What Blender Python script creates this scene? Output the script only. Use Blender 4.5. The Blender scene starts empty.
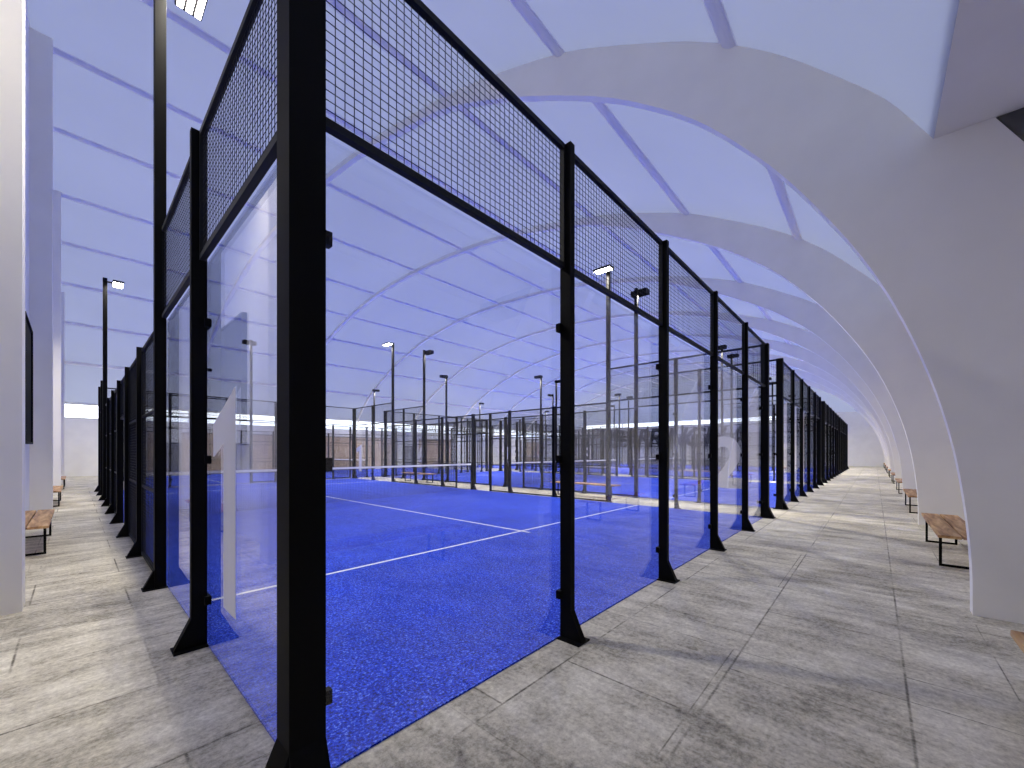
import bpy, bmesh, math, random
from mathutils import Vector, Matrix
random.seed(7)
C = bpy.context.scene.collection
PI = math.pi

# ------------------------------------------------------------------ materials
def new_mat(name):
    m = bpy.data.materials.new(name); m.use_nodes = True
    nt = m.node_tree; nt.nodes.clear()
    out = nt.nodes.new('ShaderNodeOutputMaterial')
    return m, nt, out

def N(nt, kind, **kw):
    n = nt.nodes.new(kind)
    for k, v in kw.items(): setattr(n, k, v)
    return n

def principled(name, col, rough=0.6, metal=0.0, noise=0.0, nscale=8.0, bump=0.0, bscale=60.0, spec=0.5):
    m, nt, out = new_mat(name)
    p = N(nt, 'ShaderNodeBsdfPrincipled')
    p.inputs['Roughness'].default_value = rough
    p.inputs['Metallic'].default_value = metal
    p.inputs['Specular IOR Level'].default_value = spec
    nt.links.new(p.outputs[0], out.inputs[0])
    tc = N(nt, 'ShaderNodeTexCoord')
    if noise > 0:
        t = N(nt, 'ShaderNodeTexNoise'); t.inputs['Scale'].default_value = nscale; t.inputs['Detail'].default_value = 5
        nt.links.new(tc.outputs['Object'], t.inputs['Vector'])
        r = N(nt, 'ShaderNodeValToRGB')
        r.color_ramp.elements[0].position = 0.3; r.color_ramp.elements[1].position = 0.7
        r.color_ramp.elements[0].color = tuple(c*(1-noise) for c in col)+(1,)
        r.color_ramp.elements[1].color = tuple(min(1, c*(1+noise)) for c in col)+(1,)
        nt.links.new(t.outputs[0], r.inputs[0]); nt.links.new(r.outputs[0], p.inputs['Base Color'])
    else:
        p.inputs['Base Color'].default_value = tuple(col)+(1,)
    if bump > 0:
        t2 = N(nt, 'ShaderNodeTexNoise'); t2.inputs['Scale'].default_value = bscale; t2.inputs['Detail'].default_value = 3
        nt.links.new(tc.outputs['Object'], t2.inputs['Vector'])
        b = N(nt, 'ShaderNodeBump'); b.inputs['Strength'].default_value = bump; b.inputs['Distance'].default_value = 0.01
        nt.links.new(t2.outputs[0], b.inputs['Height']); nt.links.new(b.outputs[0], p.inputs['Normal'])
    return m

def membrane(name, col, trans, mix):
    m, nt, out = new_mat(name)
    tc = N(nt, 'ShaderNodeTexCoord')
    t = N(nt, 'ShaderNodeTexNoise'); t.inputs['Scale'].default_value = 0.35; t.inputs['Detail'].default_value = 3
    nt.links.new(tc.outputs['Object'], t.inputs['Vector'])
    mr = N(nt, 'ShaderNodeMapRange'); mr.inputs['To Min'].default_value = 0.93; mr.inputs['To Max'].default_value = 1.07
    nt.links.new(t.outputs[0], mr.inputs['Value'])
    def tint(c):
        v = N(nt, 'ShaderNodeVectorMath', operation='SCALE'); v.inputs[0].default_value = c
        nt.links.new(mr.outputs[0], v.inputs['Scale']); return v
    d = N(nt, 'ShaderNodeBsdfDiffuse'); nt.links.new(tint(col).outputs[0], d.inputs['Color'])
    r = N(nt, 'ShaderNodeBsdfTranslucent'); nt.links.new(tint(trans).outputs[0], r.inputs['Color'])
    mx = N(nt, 'ShaderNodeMixShader'); mx.inputs[0].default_value = mix
    nt.links.new(d.outputs[0], mx.inputs[1]); nt.links.new(r.outputs[0], mx.inputs[2])
    nt.links.new(mx.outputs[0], out.inputs[0])
    return m

def glass_mat(name, tint, extra=0.0):
    m, nt, out = new_mat(name)
    tr = N(nt, 'ShaderNodeBsdfTransparent'); tr.inputs[0].default_value = tint+(1,)
    gl = N(nt, 'ShaderNodeBsdfGlossy'); gl.inputs['Roughness'].default_value = 0.0
    gl.inputs[0].default_value = (1, 1, 1, 1)
    fr = N(nt, 'ShaderNodeFresnel')      # same index on the way in and out, as for a thin pane
    ge = N(nt, 'ShaderNodeNewGeometry'); mr = N(nt, 'ShaderNodeMapRange')
    mr.inputs['To Min'].default_value = 1.5; mr.inputs['To Max'].default_value = 1/1.5
    nt.links.new(ge.outputs['Backfacing'], mr.inputs['Value']); nt.links.new(mr.outputs[0], fr.inputs[0])
    mx = N(nt, 'ShaderNodeMixShader')
    nt.links.new(fr.outputs[0], mx.inputs[0])
    nt.links.new(tr.outputs[0], mx.inputs[1]); nt.links.new(gl.outputs[0], mx.inputs[2])
    nt.links.new(mx.outputs[0], out.inputs[0])
    return m

def emit_mat(name, col, s):
    m, nt, out = new_mat(name)
    e = N(nt, 'ShaderNodeEmission'); e.inputs[0].default_value = col+(1,); e.inputs[1].default_value = s
    nt.links.new(e.outputs[0], out.inputs[0]); return m

def turf_mat():
    m, nt, out = new_mat('blue_turf')
    tc = N(nt, 'ShaderNodeTexCoord')
    p = N(nt, 'ShaderNodeBsdfPrincipled'); p.inputs['Roughness'].default_value = 0.75
    p.inputs['Specular IOR Level'].default_value = 0.25
    a = N(nt, 'ShaderNodeTexNoise'); a.inputs['Scale'].default_value = 60; a.inputs['Detail'].default_value = 3; a.inputs['Roughness'].default_value = 0.7
    nt.links.new(tc.outputs['Object'], a.inputs['Vector'])
    r = N(nt, 'ShaderNodeValToRGB'); e = r.color_ramp.elements
    e[0].position = 0.38; e[0].color = (0.002, 0.010, 0.16, 1)
    e[1].position = 0.66; e[1].color = (0.26, 0.42, 1.0, 1)
    k = e.new(0.49); k.color = (0.006, 0.042, 0.66, 1)
    k = e.new(0.58); k.color = (0.016, 0.09, 0.86, 1)
    nt.links.new(a.outputs[0], r.inputs[0])
    b = N(nt, 'ShaderNodeTexNoise'); b.inputs['Scale'].default_value = 1.3; b.inputs['Detail'].default_value = 4
    nt.links.new(tc.outputs['Object'], b.inputs['Vector'])
    mr = N(nt, 'ShaderNodeMapRange'); mr.inputs['From Min'].default_value = 0.3; mr.inputs['From Max'].default_value = 0.7
    mr.inputs['To Min'].default_value = 0.86; mr.inputs['To Max'].default_value = 1.1
    nt.links.new(b.outputs[0], mr.inputs['Value'])
    v = N(nt, 'ShaderNodeVectorMath', operation='SCALE')
    nt.links.new(r.outputs[0], v.inputs[0]); nt.links.new(mr.outputs[0], v.inputs['Scale'])
    nt.links.new(v.outputs[0], p.inputs['Base Color'])
    bp = N(nt, 'ShaderNodeBump'); bp.inputs['Strength'].default_value = 0.5; bp.inputs['Distance'].default_value = 0.01
    nt.links.new(a.outputs[0], bp.inputs['Height']); nt.links.new(bp.outputs[0], p.inputs['Normal'])
    nt.links.new(p.outputs[0], out.inputs[0])
    return m

def concrete_mat():
    m, nt, out = new_mat('board_marked_concrete')
    tc = N(nt, 'ShaderNodeTexCoord')
    p = N(nt, 'ShaderNodeBsdfPrincipled'); p.inputs['Roughness'].default_value = 0.7
    p.inputs['Specular IOR Level'].default_value = 0.3
    def noise(scale, detail, sx, sy, rough=0.6):
        mp = N(nt, 'ShaderNodeMapping'); mp.inputs['Scale'].default_value = (sx, sy, 1)
        nt.links.new(tc.outputs['Object'], mp.inputs['Vector'])
        t = N(nt, 'ShaderNodeTexNoise'); t.inputs['Scale'].default_value = scale
        t.inputs['Detail'].default_value = detail; t.inputs['Roughness'].default_value = rough
        nt.links.new(mp.outputs[0], t.inputs['Vector']); return t
    streak_a = noise(2.2, 10, 0.6, 2.2, 0.72)      # grain of the shuttering boards, one way in the left corridor
    streak_b = noise(2.2, 10, 2.2, 0.6, 0.72)      # and the other way in the right corridor
    sep = N(nt, 'ShaderNodeSeparateXYZ'); nt.links.new(tc.outputs['Object'], sep.inputs[0])
    gt = N(nt, 'ShaderNodeMath', operation='SUBTRACT'); nt.links.new(sep.outputs[1], gt.inputs[0]); nt.links.new(sep.outputs[0], gt.inputs[1])
    g2 = N(nt, 'ShaderNodeMath', operation='GREATER_THAN'); nt.links.new(gt.outputs[0], g2.inputs[0]); g2.inputs[1].default_value = 1.0
    mixs = N(nt, 'ShaderNodeMix', data_type='FLOAT')
    nt.links.new(g2.outputs[0], mixs.inputs[0]); nt.links.new(streak_b.outputs[0], mixs.inputs[2]); nt.links.new(streak_a.outputs[0], mixs.inputs[3])
    blot = noise(1.0, 8, 1, 1, 0.7)
    fine = noise(28, 8, 1, 1, 0.8)
    # shuttering joints of two sizes
    def joints(rot, w, h, loc, mort):
        mp = N(nt, 'ShaderNodeMapping'); mp.inputs['Rotation'].default_value = (0, 0, rot); mp.inputs['Location'].default_value = loc
        nt.links.new(tc.outputs['Object'], mp.inputs['Vector'])
        br = N(nt, 'ShaderNodeTexBrick'); br.inputs['Scale'].default_value = 1.0
        br.inputs['Mortar Size'].default_value = mort; br.inputs['Mortar Smooth'].default_value = 0.9
        br.inputs['Brick Width'].default_value = w; br.inputs['Row Height'].default_value = h
        br.inputs['Color1'].default_value = (0.42, 0.42, 0.42, 1); br.inputs['Color2'].default_value = (0.58, 0.58, 0.58, 1)
        br.inputs['Mortar'].default_value = (0.5, 0.5, 0.5, 1)
        nt.links.new(mp.outputs[0], br.inputs['Vector']); return br
    j1 = joints(0, 1.35, 0.9, (0.3, 0.15, 0), 0.012)
    j2 = joints(PI/2, 2.9, 1.9, (0.8, 0.4, 0), 0.007)
    def add(a, wa, b_, wb):
        x = N(nt, 'ShaderNodeMath', operation='MULTIPLY'); nt.links.new(a, x.inputs[0]); x.inputs[1].default_value = wa
        y = N(nt, 'ShaderNodeMath', operation='MULTIPLY_ADD'); nt.links.new(b_, y.inputs[0]); y.inputs[1].default_value = wb
        nt.links.new(x.outputs[0], y.inputs[2]); return y.outputs[0]
    s = add(mixs.outputs[0], 0.42, blot.outputs[0], 0.36)
    s = add(s, 1.0, fine.outputs[0], 0.44)
    s = add(s, 1.0, j1.outputs[0], 0.16)
    s = add(s, 1.0, j2.outputs[0], 0.14)
    # joints darken a little, broken up by the blotches
    brk = N(nt, 'ShaderNodeMapRange'); brk.inputs['From Min'].default_value = 0.42; brk.inputs['From Max'].default_value = 0.6
    nt.links.new(blot.outputs[0], brk.inputs['Value'])
    jj = N(nt, 'ShaderNodeMath', operation='MAXIMUM'); nt.links.new(j1.outputs[1], jj.inputs[0]); nt.links.new(j2.outputs[1], jj.inputs[1])
    jb = N(nt, 'ShaderNodeMath', operation='MULTIPLY'); nt.links.new(jj.outputs[0], jb.inputs[0]); nt.links.new(brk.outputs[0], jb.inputs[1])
    s = add(s, 1.0, jb.outputs[0], -0.16)
    r = N(nt, 'ShaderNodeValToRGB'); e = r.color_ramp.elements
    e[0].position = 0.62; e[0].color = (0.12, 0.108, 0.083, 1)
    e[1].position = 0.90; e[1].color = (0.92, 0.88, 0.75, 1)
    k = e.new(0.75); k.color = (0.54, 0.50, 0.40, 1)
    nt.links.new(s, r.inputs[0]); nt.links.new(r.outputs[0], p.inputs['Base Color'])
    bp = N(nt, 'ShaderNodeBump'); bp.inputs['Strength'].default_value = 0.35; bp.inputs['Distance'].default_value = 0.01
    nt.links.new(s, bp.inputs['Height']); nt.links.new(bp.outputs[0], p.inputs['Normal'])
    nt.links.new(p.outputs[0], out.inputs[0])
    return m

def wood_mat(name, c0, c1, c2, axis='X', plank=0.0, scale=1.0):
    m, nt, out = new_mat(name)
    tc = N(nt, 'ShaderNodeTexCoord')
    p = N(nt, 'ShaderNodeBsdfPrincipled'); p.inputs['Roughness'].default_value = 0.55
    mp = N(nt, 'ShaderNodeMapping')
    sc = {'X': (1.5, 14, 14), 'Y': (14, 1.5, 14), 'Z': (14, 14, 1.0)}[axis]
    mp.inputs['Scale'].default_value = tuple(s*scale for s in sc)
    nt.links.new(tc.outputs['Object'], mp.inputs['Vector'])
    t = N(nt, 'ShaderNodeTexNoise'); t.inputs['Scale'].default_value = 1.0; t.inputs['Detail'].default_value = 6
    t.inputs['Distortion'].default_value = 0.8
    nt.links.new(mp.outputs[0], t.inputs['Vector'])
    r = N(nt, 'ShaderNodeValToRGB'); e = r.color_ramp.elements
    e[0].position = 0.35; e[0].color = c0+(1,); e[1].position = 0.68; e[1].color = c2+(1,)
    k = e.new(0.5); k.color = c1+(1,)
    nt.links.new(t.outputs[0], r.inputs[0])
    nt.links.new(r.outputs[0], p.inputs['Base Color'])
    nt.links.new(p.outputs[0], out.inputs[0])
    return m

M = {}
M['black'] = principled('black_powder_coated_steel', (0.004, 0.004, 0.0045), 0.6, 0.0, spec=0.07)
M['wire'] = principled('black_wire', (0.012, 0.013, 0.016), 0.6, spec=0.2)
M['glass'] = glass_mat('court_glass', (0.955, 0.965, 0.985))
M['pane'] = glass_mat('window_glass', (0.97, 0.98, 1.0))
M['white'] = principled('white_plaster', (0.90, 0.89, 0.87), 0.85, noise=0.03, nscale=2.0, bump=0.15, bscale=120)
M['arch'] = principled('white_coated_arch', (0.88, 0.85, 0.79), 0.8, noise=0.03, nscale=1.5, bump=0.12, bscale=140)
M['ceil'] = membrane('lavender_membrane', (0.46, 0.48, 0.55), (0.38, 0.42, 0.56), 0.165)
M['purlin'] = principled('membrane_pocket', (0.86, 0.86, 0.88), 0.8)
M['turf'] = turf_mat()
M['line'] = principled('white_line_yarn', (0.85, 0.87, 0.9), 0.8, noise=0.08, nscale=80)
M['tape'] = principled('white_net_tape', (0.95, 0.95, 0.95), 0.7)
M['sticker'] = membrane('white_vinyl', (0.90, 0.89, 0.88), (0.90, 0.89, 0.88), 0.4)
M['floor'] = concrete_mat()
M['bench'] = wood_mat('bench_oak', (0.24, 0.115, 0.04), (0.46, 0.25, 0.10), (0.66, 0.43, 0.21), 'X')
M['clad'] = wood_mat('wall_cladding_wood', (0.42, 0.30, 0.20), (0.62, 0.47, 0.34), (0.80, 0.66, 0.52), 'Z')
M['edge'] = principled('painted_lit_edge', (0.95, 0.95, 0.95), 0.7)
M['grey'] = principled('grey_door_paint', (0.30, 0.30, 0.33), 0.6, noise=0.03)
M['dark'] = principled('dark_grey_paint', (0.07, 0.07, 0.075), 0.6)
M['frame'] = principled('light_grey_frame', (0.45, 0.45, 0.46), 0.5)
M['letter'] = principled('dark_letter_paint', (0.09, 0.09, 0.10), 0.6)
M['board'] = principled('black_board', (0.008, 0.008, 0.009), 0.7, spec=0.05)
M['lamp_off'] = principled('unlit_lens', (0.18, 0.19, 0.21), 0.25)
M['lamp_on'] = emit_mat('lit_led_strip', (1.0, 0.945, 0.84), 25.0)
M['head'] = principled('lamp_housing', (0.012, 0.012, 0.014), 0.6, spec=0.1)

# ------------------------------------------------------------------ mesh helpers
class MB:
    def __init__(s): s.v = []; s.f = []
    def box(s, x0, x1, y0, y1, z0, z1):
        n = len(s.v)
        s.v += [(x0,y0,z0),(x1,y0,z0),(x1,y1,z0),(x0,y1,z0),(x0,y0,z1),(x1,y0,z1),(x1,y1,z1),(x0,y1,z1)]
        s.f += [tuple(n+i for i in q) for q in ((0,3,2,1),(4,5,6,7),(0,1,5,4),(1,2,6,5),(2,3,7,6),(3,0,4,7))]
        return s
    def prism(s, pts, axis, a0, a1):
        """closed outline (list of 2-D points) extruded along axis x, y or z"""
        n = len(s.v); k = len(pts)
        def P(p, a):
            return {'x': (a, p[0], p[1]), 'y': (p[0], a, p[1]), 'z': (p[0], p[1], a)}[axis]
        s.v += [P(p, a0) for p in pts] + [P(p, a1) for p in pts]
        s.f.append(tuple(n+i for i in range(k))[::-1]); s.f.append(tuple(n+k+i for i in range(k)))
        for i in range(k):
            j = (i+1) % k; s.f.append((n+i, n+j, n+k+j, n+k+i))
        return s
    def cyl(s, p0, p1, r, seg=12, caps=True):
        p0 = Vector(p0); p1 = Vector(p1); d = (p1-p0).normalized()
        u = d.orthogonal().normalized(); w = d.cross(u); n = len(s.v)
        for p in (p0, p1):
            for i in range(seg):
                a = 2*PI*i/seg; s.v.append(tuple(p+u*(r*math.cos(a))+w*(r*math.sin(a))))
        for i in range(seg):
            j = (i+1) % seg; s.f.append((n+i, n+j, n+seg+j, n+seg+i))
        if caps:
            s.f.append(tuple(n+i for i in range(seg))[::-1]); s.f.append(tuple(n+seg+i for i in range(seg)))
        return s
    def mesh(s, name, mat, bevel=0.0):
        me = bpy.data.meshes.new(name)
        bm = bmesh.new()
        vs = [bm.verts.new(v) for v in s.v]
        for f in s.f:
            try: bm.faces.new([vs[i] for i in f])
            except ValueError: pass
        bmesh.ops.recalc_face_normals(bm, faces=bm.faces)
        if bevel > 0:
            bmesh.ops.bevel(bm, geom=list(bm.edges), offset=bevel, segments=2, affect='EDGES', profile=0.7)
        bm.to_mesh(me); bm.free()
        me.materials.append(mat)
        return me

def link(name, me, parent=None, loc=(0,0,0), rot=0.0):
    o = bpy.data.objects.new(name, me); C.objects.link(o)
    o.location = loc; o.rotation_euler = (0, 0, rot)
    if parent is not None: o.parent = parent
    return o

def tag(o, label=None, cat=None, group=None, kind=None):
    if label: o['label'] = label
    if cat: o['category'] = cat
    if group: o['group'] = group
    if kind: o['kind'] = kind
    return o

def empty(name, loc, rot=0.0, label=None, cat=None, group=None):
    o = bpy.data.objects.new(name, None); C.objects.link(o)
    o.empty_display_size = 0.2
    o.location = loc; o.rotation_euler = (0, 0, rot)
    return tag(o, label, cat, group)

def copy_tree(o, parent=None):
    c = o.copy(); C.objects.link(c)
    if parent is not None: c.parent = parent
    for ch in list(o.children): copy_tree(ch, c)
    return c

def struct(name, mb, mat, **kw):
    o = link(name, mb.mesh(name, mat, **kw)); o['kind'] = 'structure'; return o

# ------------------------------------------------------------------ hall profile (y across the hall, z up)
KN = [(-0.42,4.54),(-0.07,5.14),(0.39,5.7),(0.81,6.17),(1.36,6.68),(1.91,7.1),(2.55,7.51),(3.12,7.86),(3.95,8.32),(5.81,9.07),(7.1,9.49),
      (8.4,9.82),(10.35,10.24),(13.4,10.68),(17.87,10.90),(21.5,10.75),(25.9,10.04),(28.05,9.38),(30.1,8.62),(32.0,7.75),(33.5,6.95),(35.1,5.75),(36.4,4.54)]
def catmull(P, n=4):
    out = []
    for i in range(len(P)-1):
        p0 = P[max(i-1,0)]; p1 = P[i]; p2 = P[i+1]; p3 = P[min(i+2,len(P)-1)]
        d01 = max(math.dist(p0,p1),1e-6)**.5; d12 = math.dist(p1,p2)**.5; d23 = max(math.dist(p2,p3),1e-6)**.5
        for k in range(n):
            t = k/n
            q = []
            for c in (0,1):
                m1 = (p2[c]-p1[c]) + d12*((p1[c]-p0[c])/d01 - (p2[c]-p0[c])/(d01+d12)) if i > 0 else (p2[c]-p1[c])
                m2 = (p2[c]-p1[c]) + d12*((p3[c]-p2[c])/d23 - (p3[c]-p1[c])/(d12+d23)) if i < len(P)-2 else (p2[c]-p1[c])
                a = 2*(p1[c]-p2[c])+m1+m2; b = -3*(p1[c]-p2[c])-2*m1-m2
                q.append(a*t**3+b*t*t+m1*t+p1[c])
            out.append(tuple(q))
    out.append(P[-1]); return out
VAULT = catmull(KN, 4)
def vz(y):
    for (a, za), (b, zb) in zip(VAULT, VAULT[1:]):
        if a <= y <= b: return za+(zb-za)*(y-a)/(b-a)
    return 4.54
XL, XE = -0.66, 55.2        # left gable wall, end wall
YR, YF = -2.2, 36.4         # right outer wall, far wall
ARCH_X = [5.6+6.2*k for k in range(8)]

# floor
struct('floor', MB().box(XL-0.3, XE+0.3, YR-0.3, YF+0.3, -0.2, 0.0), M['floor'])
# ceiling membrane
me = bpy.data.meshes.new('ceiling'); vs = []; fs = []; nx = 10
for i in range(nx+1):
    x = XL + (XE-XL)*i/nx
    for p in VAULT: vs.append((x, p[0], p[1]))
k = len(VAULT)
for i in range(nx):
    for j in range(k-1): fs.append((i*k+j, (i+1)*k+j, (i+1)*k+j+1, i*k+j+1))
me.from_pydata(vs, [], fs); me.materials.append(M['ceil'])
for p in me.polygons: p.use_smooth = True
cl = link('ceiling', me); cl['kind'] = 'structure'
struct('ceiling_aisle', MB().box(XL, XE, YR, -0.42, 4.54, 4.62), M['arch'])
# walls
prof = [(YR, 0.0), (YR, 4.6), (-0.42, 4.6)] + [(a, b+0.02) for a, b in VAULT[1:]] + [(YF, 0.0)]
struct('wall_left', MB().prism(prof, 'x', XL-0.25, XL), M['white'])
# end wall: masonry below, membrane gable above, strip window between
ZW0, ZW1 = 5.05, 5.75
struct('wall_end', MB().box(XE, XE+0.25, YR, YF, 0, ZW0).box(XE, XE+0.25, YR, 8.0, ZW0, ZW1).box(XE, XE+0.25, 34.6, YF, ZW0, ZW1), M['white'])
gab = [(y, z) for y, z in VAULT if z > ZW1]
gl_ = [(gab[0][0]-0.35, ZW1)] + [(y, z+0.02) for y, z in gab] + [(gab[-1][0]+0.4, ZW1)]
gm = MB(); gm.v = [(XE, a, b) for a, b in gl_]; gm.f = [tuple(range(len(gl_)))]
struct('wall_end_gable', gm, M['ceil'])
struct('wall_right', MB().box(XL, XE, YR-0.25, YR, 0, 4.6), M['white'])
# far wall with a long strip window between z 3.6 and 4.5
struct('wall_far', MB().box(XL, XE, YF, YF+0.25, 0, 3.58).box(XL, XE, YF, YF+0.25, 4.50, 4.60), M['white'])

def strip_window(name, along, p0, p1, q, z0, z1, step):
    w = empty(name, (0, 0, 0)); w['kind'] = 'structure'
    fr = MB(); gp = MB()
    def bx(mb, a0, a1, t0, t1, c0, c1):
        if along == 'x': mb.box(a0, a1, q+t0, q+t1, c0, c1)
        else: mb.box(q+t0, q+t1, a0, a1, c0, c1)
    bx(fr, p0, p1, 0.02, 0.12, z0, z0+0.05); bx(fr, p0, p1, 0.02, 0.12, z1-0.05, z1)
    bx(fr, p0, p1, 0.04, 0.10, z1-0.27, z1-0.25)
    a = p0
    while a <= p1+1e-3:
        bx(fr, a-0.03, a+0.03, 0.02, 0.12, z0, z1); a += step
    bx(gp, p0, p1, 0.065, 0.075, z0+0.04, z1-0.04)
    link('window_frame', fr.mesh('window_frame', M['frame']), w)
    link('window_pane', gp.mesh('window_pane', M['pane']), w)
strip_window('window_1', 'x', XL, XE, YF, 3.58, 4.50, 3.1)
strip_window('window_2', 'y', 8.0, 34.6, XE, ZW0, ZW1, 3.325)
# grey doors in the far wall
for i, a in enumerate((4.05, 8.4, 23.2)):
    d = empty('door_%d' % (i+1), (a, YF, 0)); d['kind'] = 'structure'
    link('door_leaf', MB().box(0, 0.92, -0.05, 0.0, 0, 2.1).mesh('door_leaf', M['grey']), d)
    link('door_frame', MB().box(-0.06, 0, -0.07, 0, 0, 2.16).box(0.92, 0.98, -0.07, 0, 0, 2.16).box(0, 0.92, -0.07, 0, 2.1, 2.16).mesh('door_frame', M['dark']), d)
    link('door_handle', MB().cyl((0.82, -0.05, 1.05), (0.82, -0.11, 1.05), 0.012).box(0.70, 0.83, -0.12, -0.10, 1.04, 1.06).mesh('door_handle', M['dark']), d)

# plank cladding sections on the far wall
ORD = ['first', 'second', 'third', 'fourth', 'fifth', 'sixth', 'seventh', 'eighth', 'ninth', 'tenth', 'eleventh', 'twelfth']
secs = [(3.3, 3.95), (5.1, 8.28), (9.45, 14.0), (14.15, 18.6), (18.7, 22.4), (25.0, 29.5), (43.0, 46.2)]
for i, (a, b) in enumerate(secs):
    mb = MB(); x = a; W = 0.155
    while x + 0.05 < b:
        w = min(W, b-x); dz = random.uniform(-0.01, 0.01)
        mb.box(x+0.004, x+w-0.004, -0.045-random.uniform(0, 0.006), 0, 0.06, 2.86); x += W
    root = empty('wood_cladding', (0, YF, 0), 0, 'upright brown plank cladding on the far wall, %s section counting from the left' % ORD[i],
                 'wall cladding', 'plank cladding sections on the far wall')
    link('planks', mb.mesh('planks', M['clad']), root)
    rail = MB().box(a, b, -0.06, 0, 0, 0.06).mesh('trim_rail', M['dark'])
    link('trim_rail', rail, root); link('trim_rail', rail, root, (0, 0, 2.86))

# ------------------------------------------------------------------ arches
INN = [(-0.67,0.0),(-0.665,0.45),(-0.63,0.95),(-0.56,1.51),(-0.44,2.09),(-0.26,2.70),(-0.05,3.25),(0.16,3.69),(0.39,4.1),(0.73,4.65),(1.12,5.19),
       (1.77,5.95),(2.55,6.64),(3.3,7.19),(5.0,8.20),(7.1,9.22),(8.4,9.60),(10.35,10.07)]
INN = catmull(INN, 4)
tail = []
for y, z in VAULT:
    if y > 11.0 and y < 36.2: tail.append((y, z-0.15))
outer = [(YR, 0.0), (YR, 1.9), (-0.80, 4.54), (-0.42, 4.56)] + [(y, z+0.03) for y, z in VAULT[1:]]
arch_pts = outer + [(36.1, 4.3)] + tail[::-1] + INN[::-1]
arch_mb = MB().prism(arch_pts, 'x', 0, 0.15)
arch_me = arch_mb.mesh('arch', M['arch'])
arch_me.materials.append(M['edge'])                 # light on the arch's inner edge, put in as a whiter colour
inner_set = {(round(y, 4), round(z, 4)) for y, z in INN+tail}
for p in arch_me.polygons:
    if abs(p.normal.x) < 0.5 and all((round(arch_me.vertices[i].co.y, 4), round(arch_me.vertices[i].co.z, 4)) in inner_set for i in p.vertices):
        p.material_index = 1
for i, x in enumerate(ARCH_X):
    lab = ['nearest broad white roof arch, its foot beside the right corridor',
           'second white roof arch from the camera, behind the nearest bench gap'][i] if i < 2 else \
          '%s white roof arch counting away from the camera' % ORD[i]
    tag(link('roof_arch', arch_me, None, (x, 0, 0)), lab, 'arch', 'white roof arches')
# purlins
pm = None
for i, y in enumerate((1.38, 4.0, 7.1, 10.4, 13.9, 17.6, 21.6, 25.0, 28.0, 31.0, 34.0)):
    z = vz(y); sl = math.atan2(vz(y+0.2)-vz(y-0.2), 0.4)
    mb = MB(); pts = []
    for k in range(9):
        a = PI + PI*k/8; pts.append((0.10*math.cos(a), 0.045*math.sin(a)))
    pts = [(0.13, 0.03), (-0.13, 0.03), (-0.13, -0.006), (-0.10, -0.006)] + pts[1:-1] + [(0.10, -0.006), (0.13, -0.006)]
    pts = [(p[0]*math.cos(sl)-p[1]*math.sin(sl), p[0]*math.sin(sl)+p[1]*math.cos(sl)) for p in pts]
    mb.prism(pts, 'x', XL, XE)
    side = 'counting up from the right-hand eave' 
    tag(link('roof_purlin', mb.mesh('roof_purlin', M['purlin']), None, (0, y, z)),
        'long pale seam rib running under the roof membrane, %s %s' % (ORD[i], side), 'roof rib', 'long seam ribs under the membrane roof')
# dark duct beside the first arch
d = link('ventilation_duct', MB().prism([(-0.012, 4.535), (-1.4, 4.535), (-1.4, 4.30), (-0.135, 4.30)], 'x', 0, 0.5).mesh('ventilation_duct', M['dark']), None, (5.61, -0.80, 0))
tag(d, 'dark rectangular duct under the soffit at the outer top of the nearest arch', 'duct')

# piers on the left gable wall
for i, y in enumerate((5.95, 13.5, 21.4, 28.7)):
    pts = [(y, 0), (y+0.35, 0), (y+0.35, vz(y+0.35)+0.02), (y, vz(y)+0.02)]
    tag(link('wall_pier', MB().prism(pts, 'x', XL, -0.335).mesh('wall_pier', M['arch'])),
        '%s white pier along the left wall, %s' % (ORD[i], ['cut by the left picture edge', 'behind the black board', 'behind the first two piers', 'nearest the far wall'][i]),
        'pier', 'white piers on the left wall')
for (y0, y1, lab) in ((8.2, 10.7, 'nearer black board hung high on the left wall'), (10.95, 12.75, 'farther black board hung high on the left wall, beside the second pier')):
    r = empty('display_board', (XL, y0, 1.67), 0, lab, 'board', 'black boards on the left wall')
    L = y1-y0
    link('board_face', MB().box(0.0, 0.06, 0.03, L-0.03, 0.03, 2.27).mesh('board_face', M['board']), r)
    link('board_frame', MB().box(0, 0.085, 0, L, 0, 0.03).box(0, 0.085, 0, L, 2.27, 2.30).box(0, 0.085, 0, 0.03, 0.03, 2.27).box(0, 0.085, L-0.03, L, 0.03, 2.27).mesh('board_frame', M['black']), r)

# ------------------------------------------------------------------ benches (long axis x, 2.52 x 0.43 x 0.45)
def make_bench():
    r = empty('wooden_bench', (0, 0, 0))
    pl = MB().box(-1.26, 1.26, 0, 0.205, 0, 0.035).mesh('seat_plank', M['bench'], bevel=0.004)
    link('seat_plank', pl, r, (0, -0.213, 0.415)); link('seat_plank', pl, r, (0, 0.008, 0.415))
    fm = MB(); w = 0.028
    fm.box(-w/2, w/2, -0.18, 0.18, 0.0, w).box(-w/2, w/2, -0.18, 0.18, 0.415-w, 0.415)
    fm.box(-w/2, w/2, -0.18, -0.18+w, w, 0.415-w).box(-w/2, w/2, 0.18-w, 0.18, w, 0.415-w)
    fme = fm.mesh('leg_frame', M['black'])
    link('leg_frame', fme, r, (-0.95, 0, 0)); link('leg_frame', fme, r, (0.95, 0, 0))
    return r
bench0 = make_bench(); first = True
def put_bench(x, y, rot, lab, group):
    global first
    b = bench0 if first else copy_tree(bench0); first = False
    b.location = (x, y, 0); b.rotation_euler = (0, 0, rot)
    tag(b, lab, 'bench', group); return b
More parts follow.
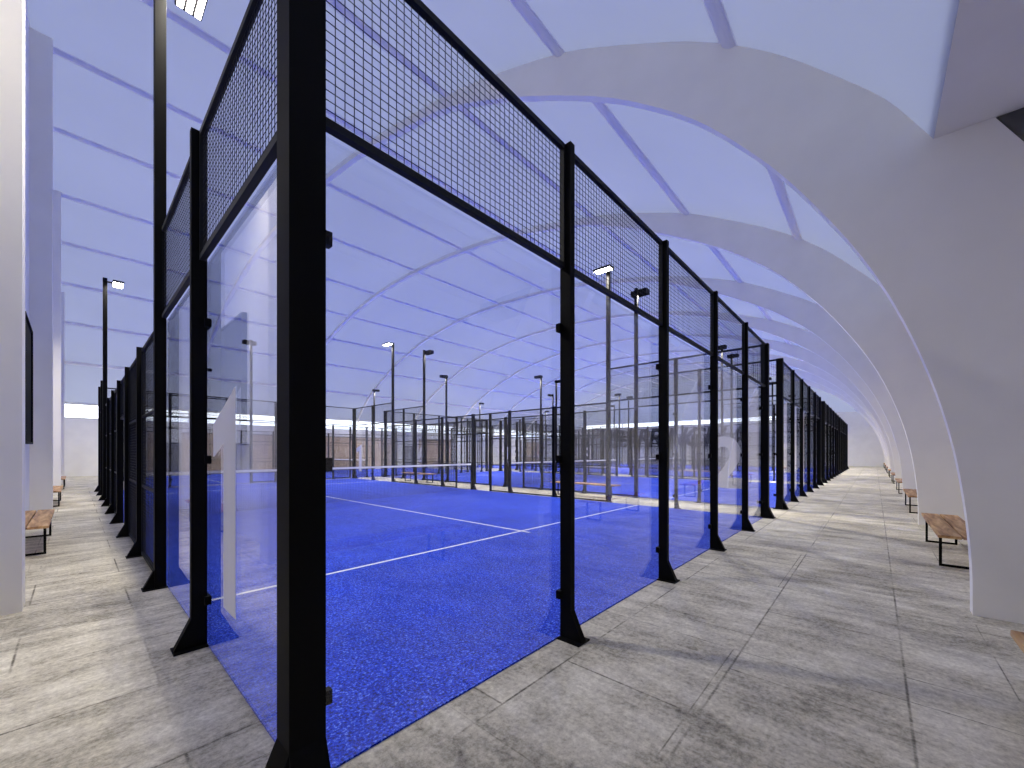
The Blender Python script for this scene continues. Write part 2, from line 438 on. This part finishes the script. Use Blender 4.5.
for i in range(9):
    x = 2.5+6.2*i
    lab = ['wooden bench at the right picture edge, in front of the nearest arch',
           'wooden bench just behind the nearest arch on the right corridor'][i] if i < 2 else \
          'wooden bench on black frames along the right corridor, %s from the camera' % ORD[i]
    put_bench(x, -0.81, 0, lab, 'benches between the arches on the right')
for i, y in enumerate((10.05, 17.7, 25.2)):
    put_bench(-0.475+0.01, y, PI/2, '%s wooden bench from the camera along the left wall' % ORD[i], 'benches between the left wall piers')
for j in range(2):
    for k, y in enumerate((7.35, 17.05)):
        put_bench(11.7+12*j, y, PI/2, '%s wooden bench on the concrete strip between courts %d and %d' % (['nearer', 'farther'][k], j+1, j+2),
                  'benches on the strips between the courts')

# ------------------------------------------------------------------ court cage, local u = x (0..10), v = y (0..20)
def wire_panel(name, w, h, rails=()):
    mb = MB(); g = 0.046; t = 0.0017
    def bar(x0, x1, z0, z1, d=t):
        n = len(mb.v); y0, y1 = -d, d
        mb.v += [(x0,y0,z0),(x1,y0,z0),(x1,y1,z0),(x0,y1,z0),(x0,y0,z1),(x1,y0,z1),(x1,y1,z1),(x0,y1,z1)]
        if x1-x0 > z1-z0: q = ((0,3,2,1),(4,5,6,7),(0,1,5,4),(2,3,7,6))
        else: q = ((0,1,5,4),(1,2,6,5),(2,3,7,6),(3,0,4,7))
        mb.f += [tuple(n+i for i in f) for f in q]
    nx = int(round(w/g)); nz = int(round(h/g))
    for i in range(1, nx): bar(w*i/nx-t, w*i/nx+t, 0.02, h-0.02)
    for i in range(1, nz):
        n0 = h*i/nz; bar(0.02, w-0.02, n0-t, n0+t, t*0.8)
    f = 0.02
    mb.box(0, w, -f, f, 0, 2*f).box(0, w, -f, f, h-2*f, h)
    mb.box(0, f, -f, f, 2*f, h-2*f).box(w-f, w, -f, f, 2*f, h-2*f)
    for z in rails: mb.box(f, w-f, -f*0.8, f*0.8, z-0.015, z+0.015)
    return mb.mesh(name, M['wire'])
ME = {}
ME['up'] = wire_panel('mesh_panel', 1.94, 1.0)
ME['full'] = wire_panel('mesh_panel', 1.94, 2.98, (1.0, 2.0))
ME['half'] = wire_panel('mesh_panel', 0.93, 2.98, (1.0, 2.0))
ME['head'] = wire_panel('mesh_panel', 0.93, 0.80)
ME['glass'] = MB().box(0, 1.985, -0.006, 0.006, 0, 2.97).mesh('glass_panel', M['glass'])
def post_mesh(h): return MB().box(-0.03, 0.03, -0.1, 0, 0, h).mesh('post', M['black'])
ME['post4'] = post_mesh(4.0); ME['post3'] = post_mesh(3.03)
ME['foot'] = MB().box(-0.08, 0.08, -0.21, 0.0, 0, 0.012).prism([(-0.1, 0.012), (-0.205, 0.012), (-0.1, 0.23)], 'x', -0.03, 0.03).mesh('base_foot', M['black'])
ME['clip'] = MB().box(-0.062, 0.062, -0.02, 0.022, -0.033, 0.033).mesh('glass_clip', M['black'], bevel=0.004)
ME['corner'] = MB().box(-0.1, 0.05, -0.1, 0.05, 0, 4.0).mesh('corner_post', M['black'])
ME['cfoot'] = MB().box(-0.21, 0.10, -0.21, 0.10, 0, 0.012).prism([(-0.1, 0.012), (-0.205, 0.012), (-0.1, 0.25)], 'x', -0.1, 0.05)\
    .prism([(-0.1, 0.012), (-0.205, 0.012), (-0.1, 0.25)], 'y', -0.1, 0.05).mesh('base_foot', M['black'])
ME['cclip'] = MB().box(0.05, 0.125, 0.006, 0.045, -0.033, 0.033).box(0.006, 0.045, 0.05, 0.125, -0.033, 0.033).mesh('glass_clip', M['black'])
ME['dpost'] = MB().box(-0.02, 0.02, -0.05, 0, 0, 3.0).mesh('gate_post', M['black'])
ME['npost'] = MB().box(-0.05, 0.05, -0.1, 0, 0, 3.03).mesh('centre_post', M['black'])

def post(root, u, v, rot, me, clips=(0.35, 1.45, 2.52), name='post'):
    p = link(name, me, root, (u, v, 0), rot)
    link('base_foot', ME['foot'], p)
    for z in clips: link('glass_clip', ME['clip'], p, (0, 0, z))
    return p

def digit_mesh(ch):
    """number sticker standing in the local x-z plane, centred, 1.5 m tall, facing -y"""
    if ch == '1':
        pts = [(0.30, -0.03), (0.30, 1.46), (-0.30, 1.24), (-0.30, 1.005), (0.0, 1.10), (0.0, -0.03)]
        return MB().prism(pts, 'y', -0.001, 0.001).mesh('number_sticker', M['sticker'])
    cu = bpy.data.curves.new('t', 'FONT'); cu.body = ch; cu.size = 2.0; cu.offset = 0.055; cu.extrude = 0.001
    cu.align_x = 'CENTER'; cu.resolution_u = 8
    o = bpy.data.objects.new('t', cu); C.objects.link(o)
    dg = bpy.context.evaluated_depsgraph_get(); dg.update()
    me = bpy.data.meshes.new_from_object(o.evaluated_get(dg))
    bpy.data.objects.remove(o)
    zs = [v.co.y for v in me.vertices]; xs = [v.co.x for v in me.vertices]
    k = 1.5/(max(zs)-min(zs)); cx = (max(xs)+min(xs))/2; z0 = min(zs)
    for v in me.vertices: v.co = Vector(((v.co.x-cx)*k*0.92, -v.co.z, (v.co.y-z0)*k))
    me.materials.clear(); me.materials.append(M['sticker']); me.name = 'number_sticker'
    return me

def make_cage():
    root = empty('padel_court_cage', (0, 0, 0))
    # corners: rotation turns the L-shaped set-up inward
    for u, v, r in ((0, 0, 0), (10, 0, PI/2), (10, 20, PI), (0, 20, -PI/2)):
        c = link('corner_post', ME['corner'], root, (u, v, 0), r)
        link('base_foot', ME['cfoot'], c)
        for z in (0.35, 1.45, 2.52): link('glass_clip', ME['cclip'], c, (0, 0, z))
    # end walls
    for v, r in ((0, 0), (20, PI)):
        for k in range(1, 5): post(root, 2*k, v, r, ME['post4'])
        for k in range(5):
            x = 2*k if r == 0 else 10-2*k
            s = 1 if r == 0 else -1
            link('glass_panel', ME['glass'], root, (x+s*0.0075, v, 0.015), r)
            link('mesh_panel', ME['up'], root, (x+s*0.03, v-s*0.03, 3.0), r)
    # side walls; rotation -90 deg on the left side (outward = -u), +90 deg on the right
    for u, r in ((0, -PI/2), (10, PI/2)):
        s = -1 if r < 0 else 1             # local x runs along -v on the left, +v on the right
        o = -1 if u == 0 else 1
        for v in (2, 18): post(root, u, v, r, ME['post4'])
        for v in (6, 8, 12, 14): post(root, u, v, r, ME['post3'], ())
        post(root, u, 10, r, ME['npost'], (), 'centre_post')
        for v in (9, 11): link('gate_post', ME['dpost'], root, (u, v, 0), r)
        for v in (0, 2, 16, 18):
            vv = v if s > 0 else v+2
            link('glass_panel', ME['glass'], root, (u, vv+s*0.0075, 0.015), r)
            link('mesh_panel', ME['up'], root, (u+o*0.03, vv+s*0.03, 3.0), r)
        for v in (4, 6, 12, 14):
            vv = v if s > 0 else v+2
            link('mesh_panel', ME['full'], root, (u+o*0.03, vv+s*0.03, 0.02), r)
        for v in (8, 11):
            vv = v if s > 0 else v+1
            link('mesh_panel', ME['half'], root, (u+o*0.03, vv+s*0.035, 0.02), r)
        for v in (9, 10):
            vv = v if s > 0 else v+1
            link('mesh_panel', ME['head'], root, (u+o*0.03, vv+s*0.035, 2.2), r)
    return root

def panel_at(cage, u, v, horiz):
    """glass panel of the cage whose centre is nearest local (u, v)"""
    best = None
    for ch in cage.children:
        if ch.name.startswith('glass_panel'):
            c = ch.matrix_basis @ Vector((0.99, 0, 1.5))
            d = (c.x-u)**2+(c.y-v)**2
            if best is None or d < best[0]: best = (d, ch)
    return best[1]

def stick(cage, num, local_pt, world_rot):
    """put a number on the glass panel at local_pt; world_rot is the sticker's world turn"""
    me = digit_mesh(num)
    p = panel_at(cage, local_pt[0], local_pt[1], None)
    W = cage.matrix_basis @ p.matrix_basis
    target = cage.matrix_basis @ Vector((local_pt[0], local_pt[1], 0.47))
    T = Matrix.Translation(target) @ Matrix.Rotation(world_rot, 4, 'Z') @ Matrix.Translation((0, -0.009, 0))
    o = link('number_sticker', me, p)
    o.matrix_basis = W.inverted() @ T
    o['label'] = 'white number %s sticker' % num

def make_turf():
    r = empty('artificial_turf', (0, 0, 0))
    link('turf_carpet', MB().box(0.0, 10.0, 0.0, 20.0, 0.0, 0.012).mesh('turf_carpet', M['turf']), r)
    L = MB().box(0.05, 9.95, 0, 0.05, 0, 0.003).mesh('court_line', M['line'])
    for v in (3.03, 16.92): link('court_line', L, r, (0, v, 0.0115))
    link('court_line', MB().box(4.975, 5.025, 2.85, 17.15, 0, 0.0026).mesh('court_line', M['line']), r, (0, 0, 0.0115))
    return r

def make_net():
    r = empty('padel_net', (0, 0, 0))
    mb = MB(); t = 0.0024; w = 9.9; h = 0.99; nx = 198; nz = 20
    for i in range(nx+1):
        x = w*i/nx; mb.box(x-t, x+t, -t, t, 0.03, h)
    for i in range(nz+1):
        z = 0.03+(h-0.03)*i/nz; mb.box(0, w, -t, t, z-t, z+t)
    link('net_mesh', mb.mesh('net_mesh', M['wire']), r, (0.05, 10, 0))
    link('net_tape', MB().box(0, w, -0.012, 0.012, 0.99, 1.05).mesh('net_tape', M['tape']), r, (0.05, 10, 0))
    pm_ = MB().cyl((0, 0, 0.012), (0, 0, 1.06), 0.03).mesh('net_post', M['black'])
    link('net_post', pm_, r, (0.045, 10, 0)); link('net_post', pm_, r, (9.955, 10, 0))
    return r

def make_mast(lit):
    """local -y points outward from the court, head leans over the court (+y)"""
    r = empty('floodlight_mast', (0, 0, 0))
    link('pole', MB().box(-0.05, 0.05, -0.11, -0.01, 0, 6.98).mesh('pole', M['black'], bevel=0.004), r)
    link('base_foot', ME['foot'], r)
    link('arm', MB().box(-0.02, 0.02, -0.01, 0.10, 6.86, 6.90).mesh('arm', M['black']), r)
    if lit:                                   # shallow tray, strips in full view
        h = MB().box(-0.28, 0.28, -0.13, 0.13, 0.0, 0.06)
        hd = link('lamp_head', h.mesh('lamp_head', M['head'], bevel=0.008), r, (0, 0.23, 6.85))
        sm = MB().box(-0.25, 0.25, -0.028, 0.028, -0.012, 0.0).mesh('led_strip', M['lamp_on'])
        for k in (-1, 0, 1): link('led_strip', sm, hd, (0, 0.085*k, 0))
    else:                                     # deep hood around the lens
        h = MB().box(-0.28, 0.28, -0.13, 0.13, 0.10, 0.14).box(-0.28, 0.28, -0.13, -0.118, -0.03, 0.10).box(-0.28, 0.28, 0.118, 0.13, -0.03, 0.10)
        h.box(-0.28, -0.268, -0.118, 0.118, -0.03, 0.10).box(0.268, 0.28, -0.118, 0.118, -0.03, 0.10)
        hd = link('lamp_head', h.mesh('lamp_head', M['head']), r, (0, 0.23, 6.85))
        link('lens', MB().box(-0.26, 0.26, -0.11, 0.11, 0.09, 0.10).mesh('lens', M['lamp_off']), hd)
    return r

FLOOD_AND_FILL = 270.0; FCOL = (1.0, 0.93, 0.80)
cage0 = make_cage(); turf0 = make_turf(); net0 = make_net()
mast_off = make_mast(False); mast_on = make_mast(True)
A0, B0 = 0.70, 1.90
courts = [(A0+12*k, B0, 0.0, str(k+1)) for k in range(4)] + [(1.8, 32.6, -PI/2, '6'), (26.5, 32.6, -PI/2, '5')]
where = {'1': 'nearest the camera', '2': 'second along the right corridor', '3': 'third along the right corridor', '4': 'last along the right corridor',
         '6': 'lying crosswise by the brown planks', '5': 'lying crosswise at the far right end'}
cages = []
for i in range(len(courts)):
    cages.append((cage0, turf0, net0) if i == 0 else (copy_tree(cage0), copy_tree(turf0), copy_tree(net0)))
used_on = used_off = False
def place_mast(lit, loc, rot, lab):
    global used_on, used_off
    if lit: m = copy_tree(mast_on) if used_on else mast_on; used_on = True
    else: m = copy_tree(mast_off) if used_off else mast_off; used_off = True
    m.location = loc; m.rotation_euler = (0, 0, rot)
    tag(m, lab, 'floodlight', 'floodlight masts around the courts')
for (x, y, rot, num), (cg, tf, nt_) in zip(courts, cages):
    for o in (cg, tf, nt_): o.location = (x, y, 0); o.rotation_euler = (0, 0, rot)
    tag(cg, 'black steel and glass padel court cage numbered %s, %s' % (num, where[num]), 'court cage', 'padel court cages')
    tag(tf, 'bright blue artificial turf with white lines inside court cage %s' % num, 'turf', 'blue court turfs')
    tag(nt_, 'dark court net with white top tape across court %s' % num, 'net', 'padel nets')
    W = Matrix.Translation((x, y, 0)) @ Matrix.Rotation(rot, 4, 'Z')
    for (u, ur) in ((0, -PI/2), (10, PI/2)):
        for v in (4, 16):
            p = W @ Vector((u, v, 0)); lit = (num == '1')
            if rot == 0:
                lab = 'black mast with %s lamp head, %s one on the %s side of court %s' % ('lit' if lit else 'unlit', 'nearer' if v == 4 else 'farther', 'left' if u == 0 else 'right', num)
            else:
                lab = 'black mast with unlit lamp head, %s end of the %s long side of court %s' % ('left' if v == 4 else 'right', 'far' if u == 0 else 'near', num)
            place_mast(lit, p, rot+ur, lab)
    # beams of the lit lamps; under unlit heads, fill lights added to brighten the hall
    for (u, s) in ((0, 1), (10, -1)):
        for v in (4, 16):
            for k in ((-1, 0, 1) if num == '1' else (0,)):
                ld = bpy.data.lights.new('flood_or_fill', 'AREA'); ld.shape = 'RECTANGLE'
                ld.size = 0.056 if num == '1' else 0.2; ld.size_y = 0.5
                ld.energy = FLOOD_AND_FILL*0.5/3 if num == '1' else FLOOD_AND_FILL*(2.2 if num in '45' else 1.15); ld.color = FCOL; ld.spread = math.radians(146)
                lo = bpy.data.objects.new('lamp_beam_or_fill', ld); C.objects.link(lo)
                lo.location = W @ Vector((u+s*0.23+0.085*k, v, 6.832 if num == '1' else 6.812)); lo.rotation_euler = (0, 0, rot)
# stickers (all read looking down the hall, +x); courts 5 and 6 carry theirs on the end glass
bpy.context.view_layer.update()
for (x, y, rot, num), (cg, tf, nt_) in zip(courts, cages):
    cg_m = Matrix.Translation((x, y, 0)) @ Matrix.Rotation(rot, 4, 'Z'); cg.matrix_basis = cg_m
    if rot == 0:
        stick(cg, num, (0.0, 1.42 if num == '1' else 1.27), -PI/2)
        stick(cg, num, (10.0, 19.4), -PI/2)
    else:
        stick(cg, num, (1.2, 20.0), -PI/2); stick(cg, num, (8.8, 0.0), -PI/2)

# ------------------------------------------------------------------ wall lettering on the end wall
root = empty('wall_lettering', (XE, 21.0, 2.15), 0, 'big dark slanted block letters painted across the end wall', 'lettering')
txt = 'GARRINCHA'; adv = 0.0; made = []
for ch in txt:
    cu = bpy.data.curves.new('t', 'FONT'); cu.body = ch; cu.size = 3.5; cu.offset = 0.07; cu.shear = 0.25; cu.extrude = 0.02
    o = bpy.data.objects.new('t', cu); C.objects.link(o)
    dg = bpy.context.evaluated_depsgraph_get(); dg.update()
    me = bpy.data.meshes.new_from_object(o.evaluated_get(dg)); bpy.data.objects.remove(o)
    xs = [v.co.x for v in me.vertices]; w = max(xs)-min(xs)
    for v in me.vertices: v.co.x -= min(xs)
    made.append((me, adv)); adv += w*0.97 - 0.28
tot = adv
ys = [v.co.y for me, a in made for v in me.vertices]; kz = 2.65/(max(ys)-min(ys)); kx = 18.3/tot
for me, a in made:
    for v in me.vertices:
        v.co = Vector((-0.03-v.co.z*0.5, 9.15-(v.co.x+a)*kx, (v.co.y-min(ys))*kz))
    me.materials.clear(); me.materials.append(M['letter']); me.name = 'letter'
    link('letter', me, root)

# ------------------------------------------------------------------ light
w = bpy.data.worlds.new('daylight'); bpy.context.scene.world = w; w.use_nodes = True
bg = w.node_tree.nodes['Background']; bg.inputs[0].default_value = (0.93, 0.96, 1.0, 1); bg.inputs[1].default_value = 2.6

# ------------------------------------------------------------------ camera
cam = bpy.data.cameras.new('camera'); co = bpy.data.objects.new('camera', cam); C.objects.link(co)
co.location = (0, 0, 1.51)
fwd = Vector((0.7392, 0.6735, 0))
co.rotation_euler = (PI/2, 0, math.atan2(fwd.y, fwd.x)-PI/2)
cam.sensor_width = 36; cam.lens = 36*398.3/1024; cam.shift_y = 68/1024
cam.clip_start = 0.02; cam.clip_end = 300
sc = bpy.context.scene; sc.camera = co
sc.view_settings.view_transform = 'Standard'; sc.view_settings.look = 'None'
sc.view_settings.exposure = 0.52; sc.view_settings.gamma = 1.0; sc.view_settings.use_curve_mapping = False
cy = sc.cycles
cy.use_denoising = True; cy.max_bounces = 12; cy.diffuse_bounces = 5; cy.glossy_bounces = 4
cy.transparent_max_bounces = 48; cy.transmission_bounces = 8; cy.sample_clamp_indirect = 6.0
cy.use_adaptive_sampling = False
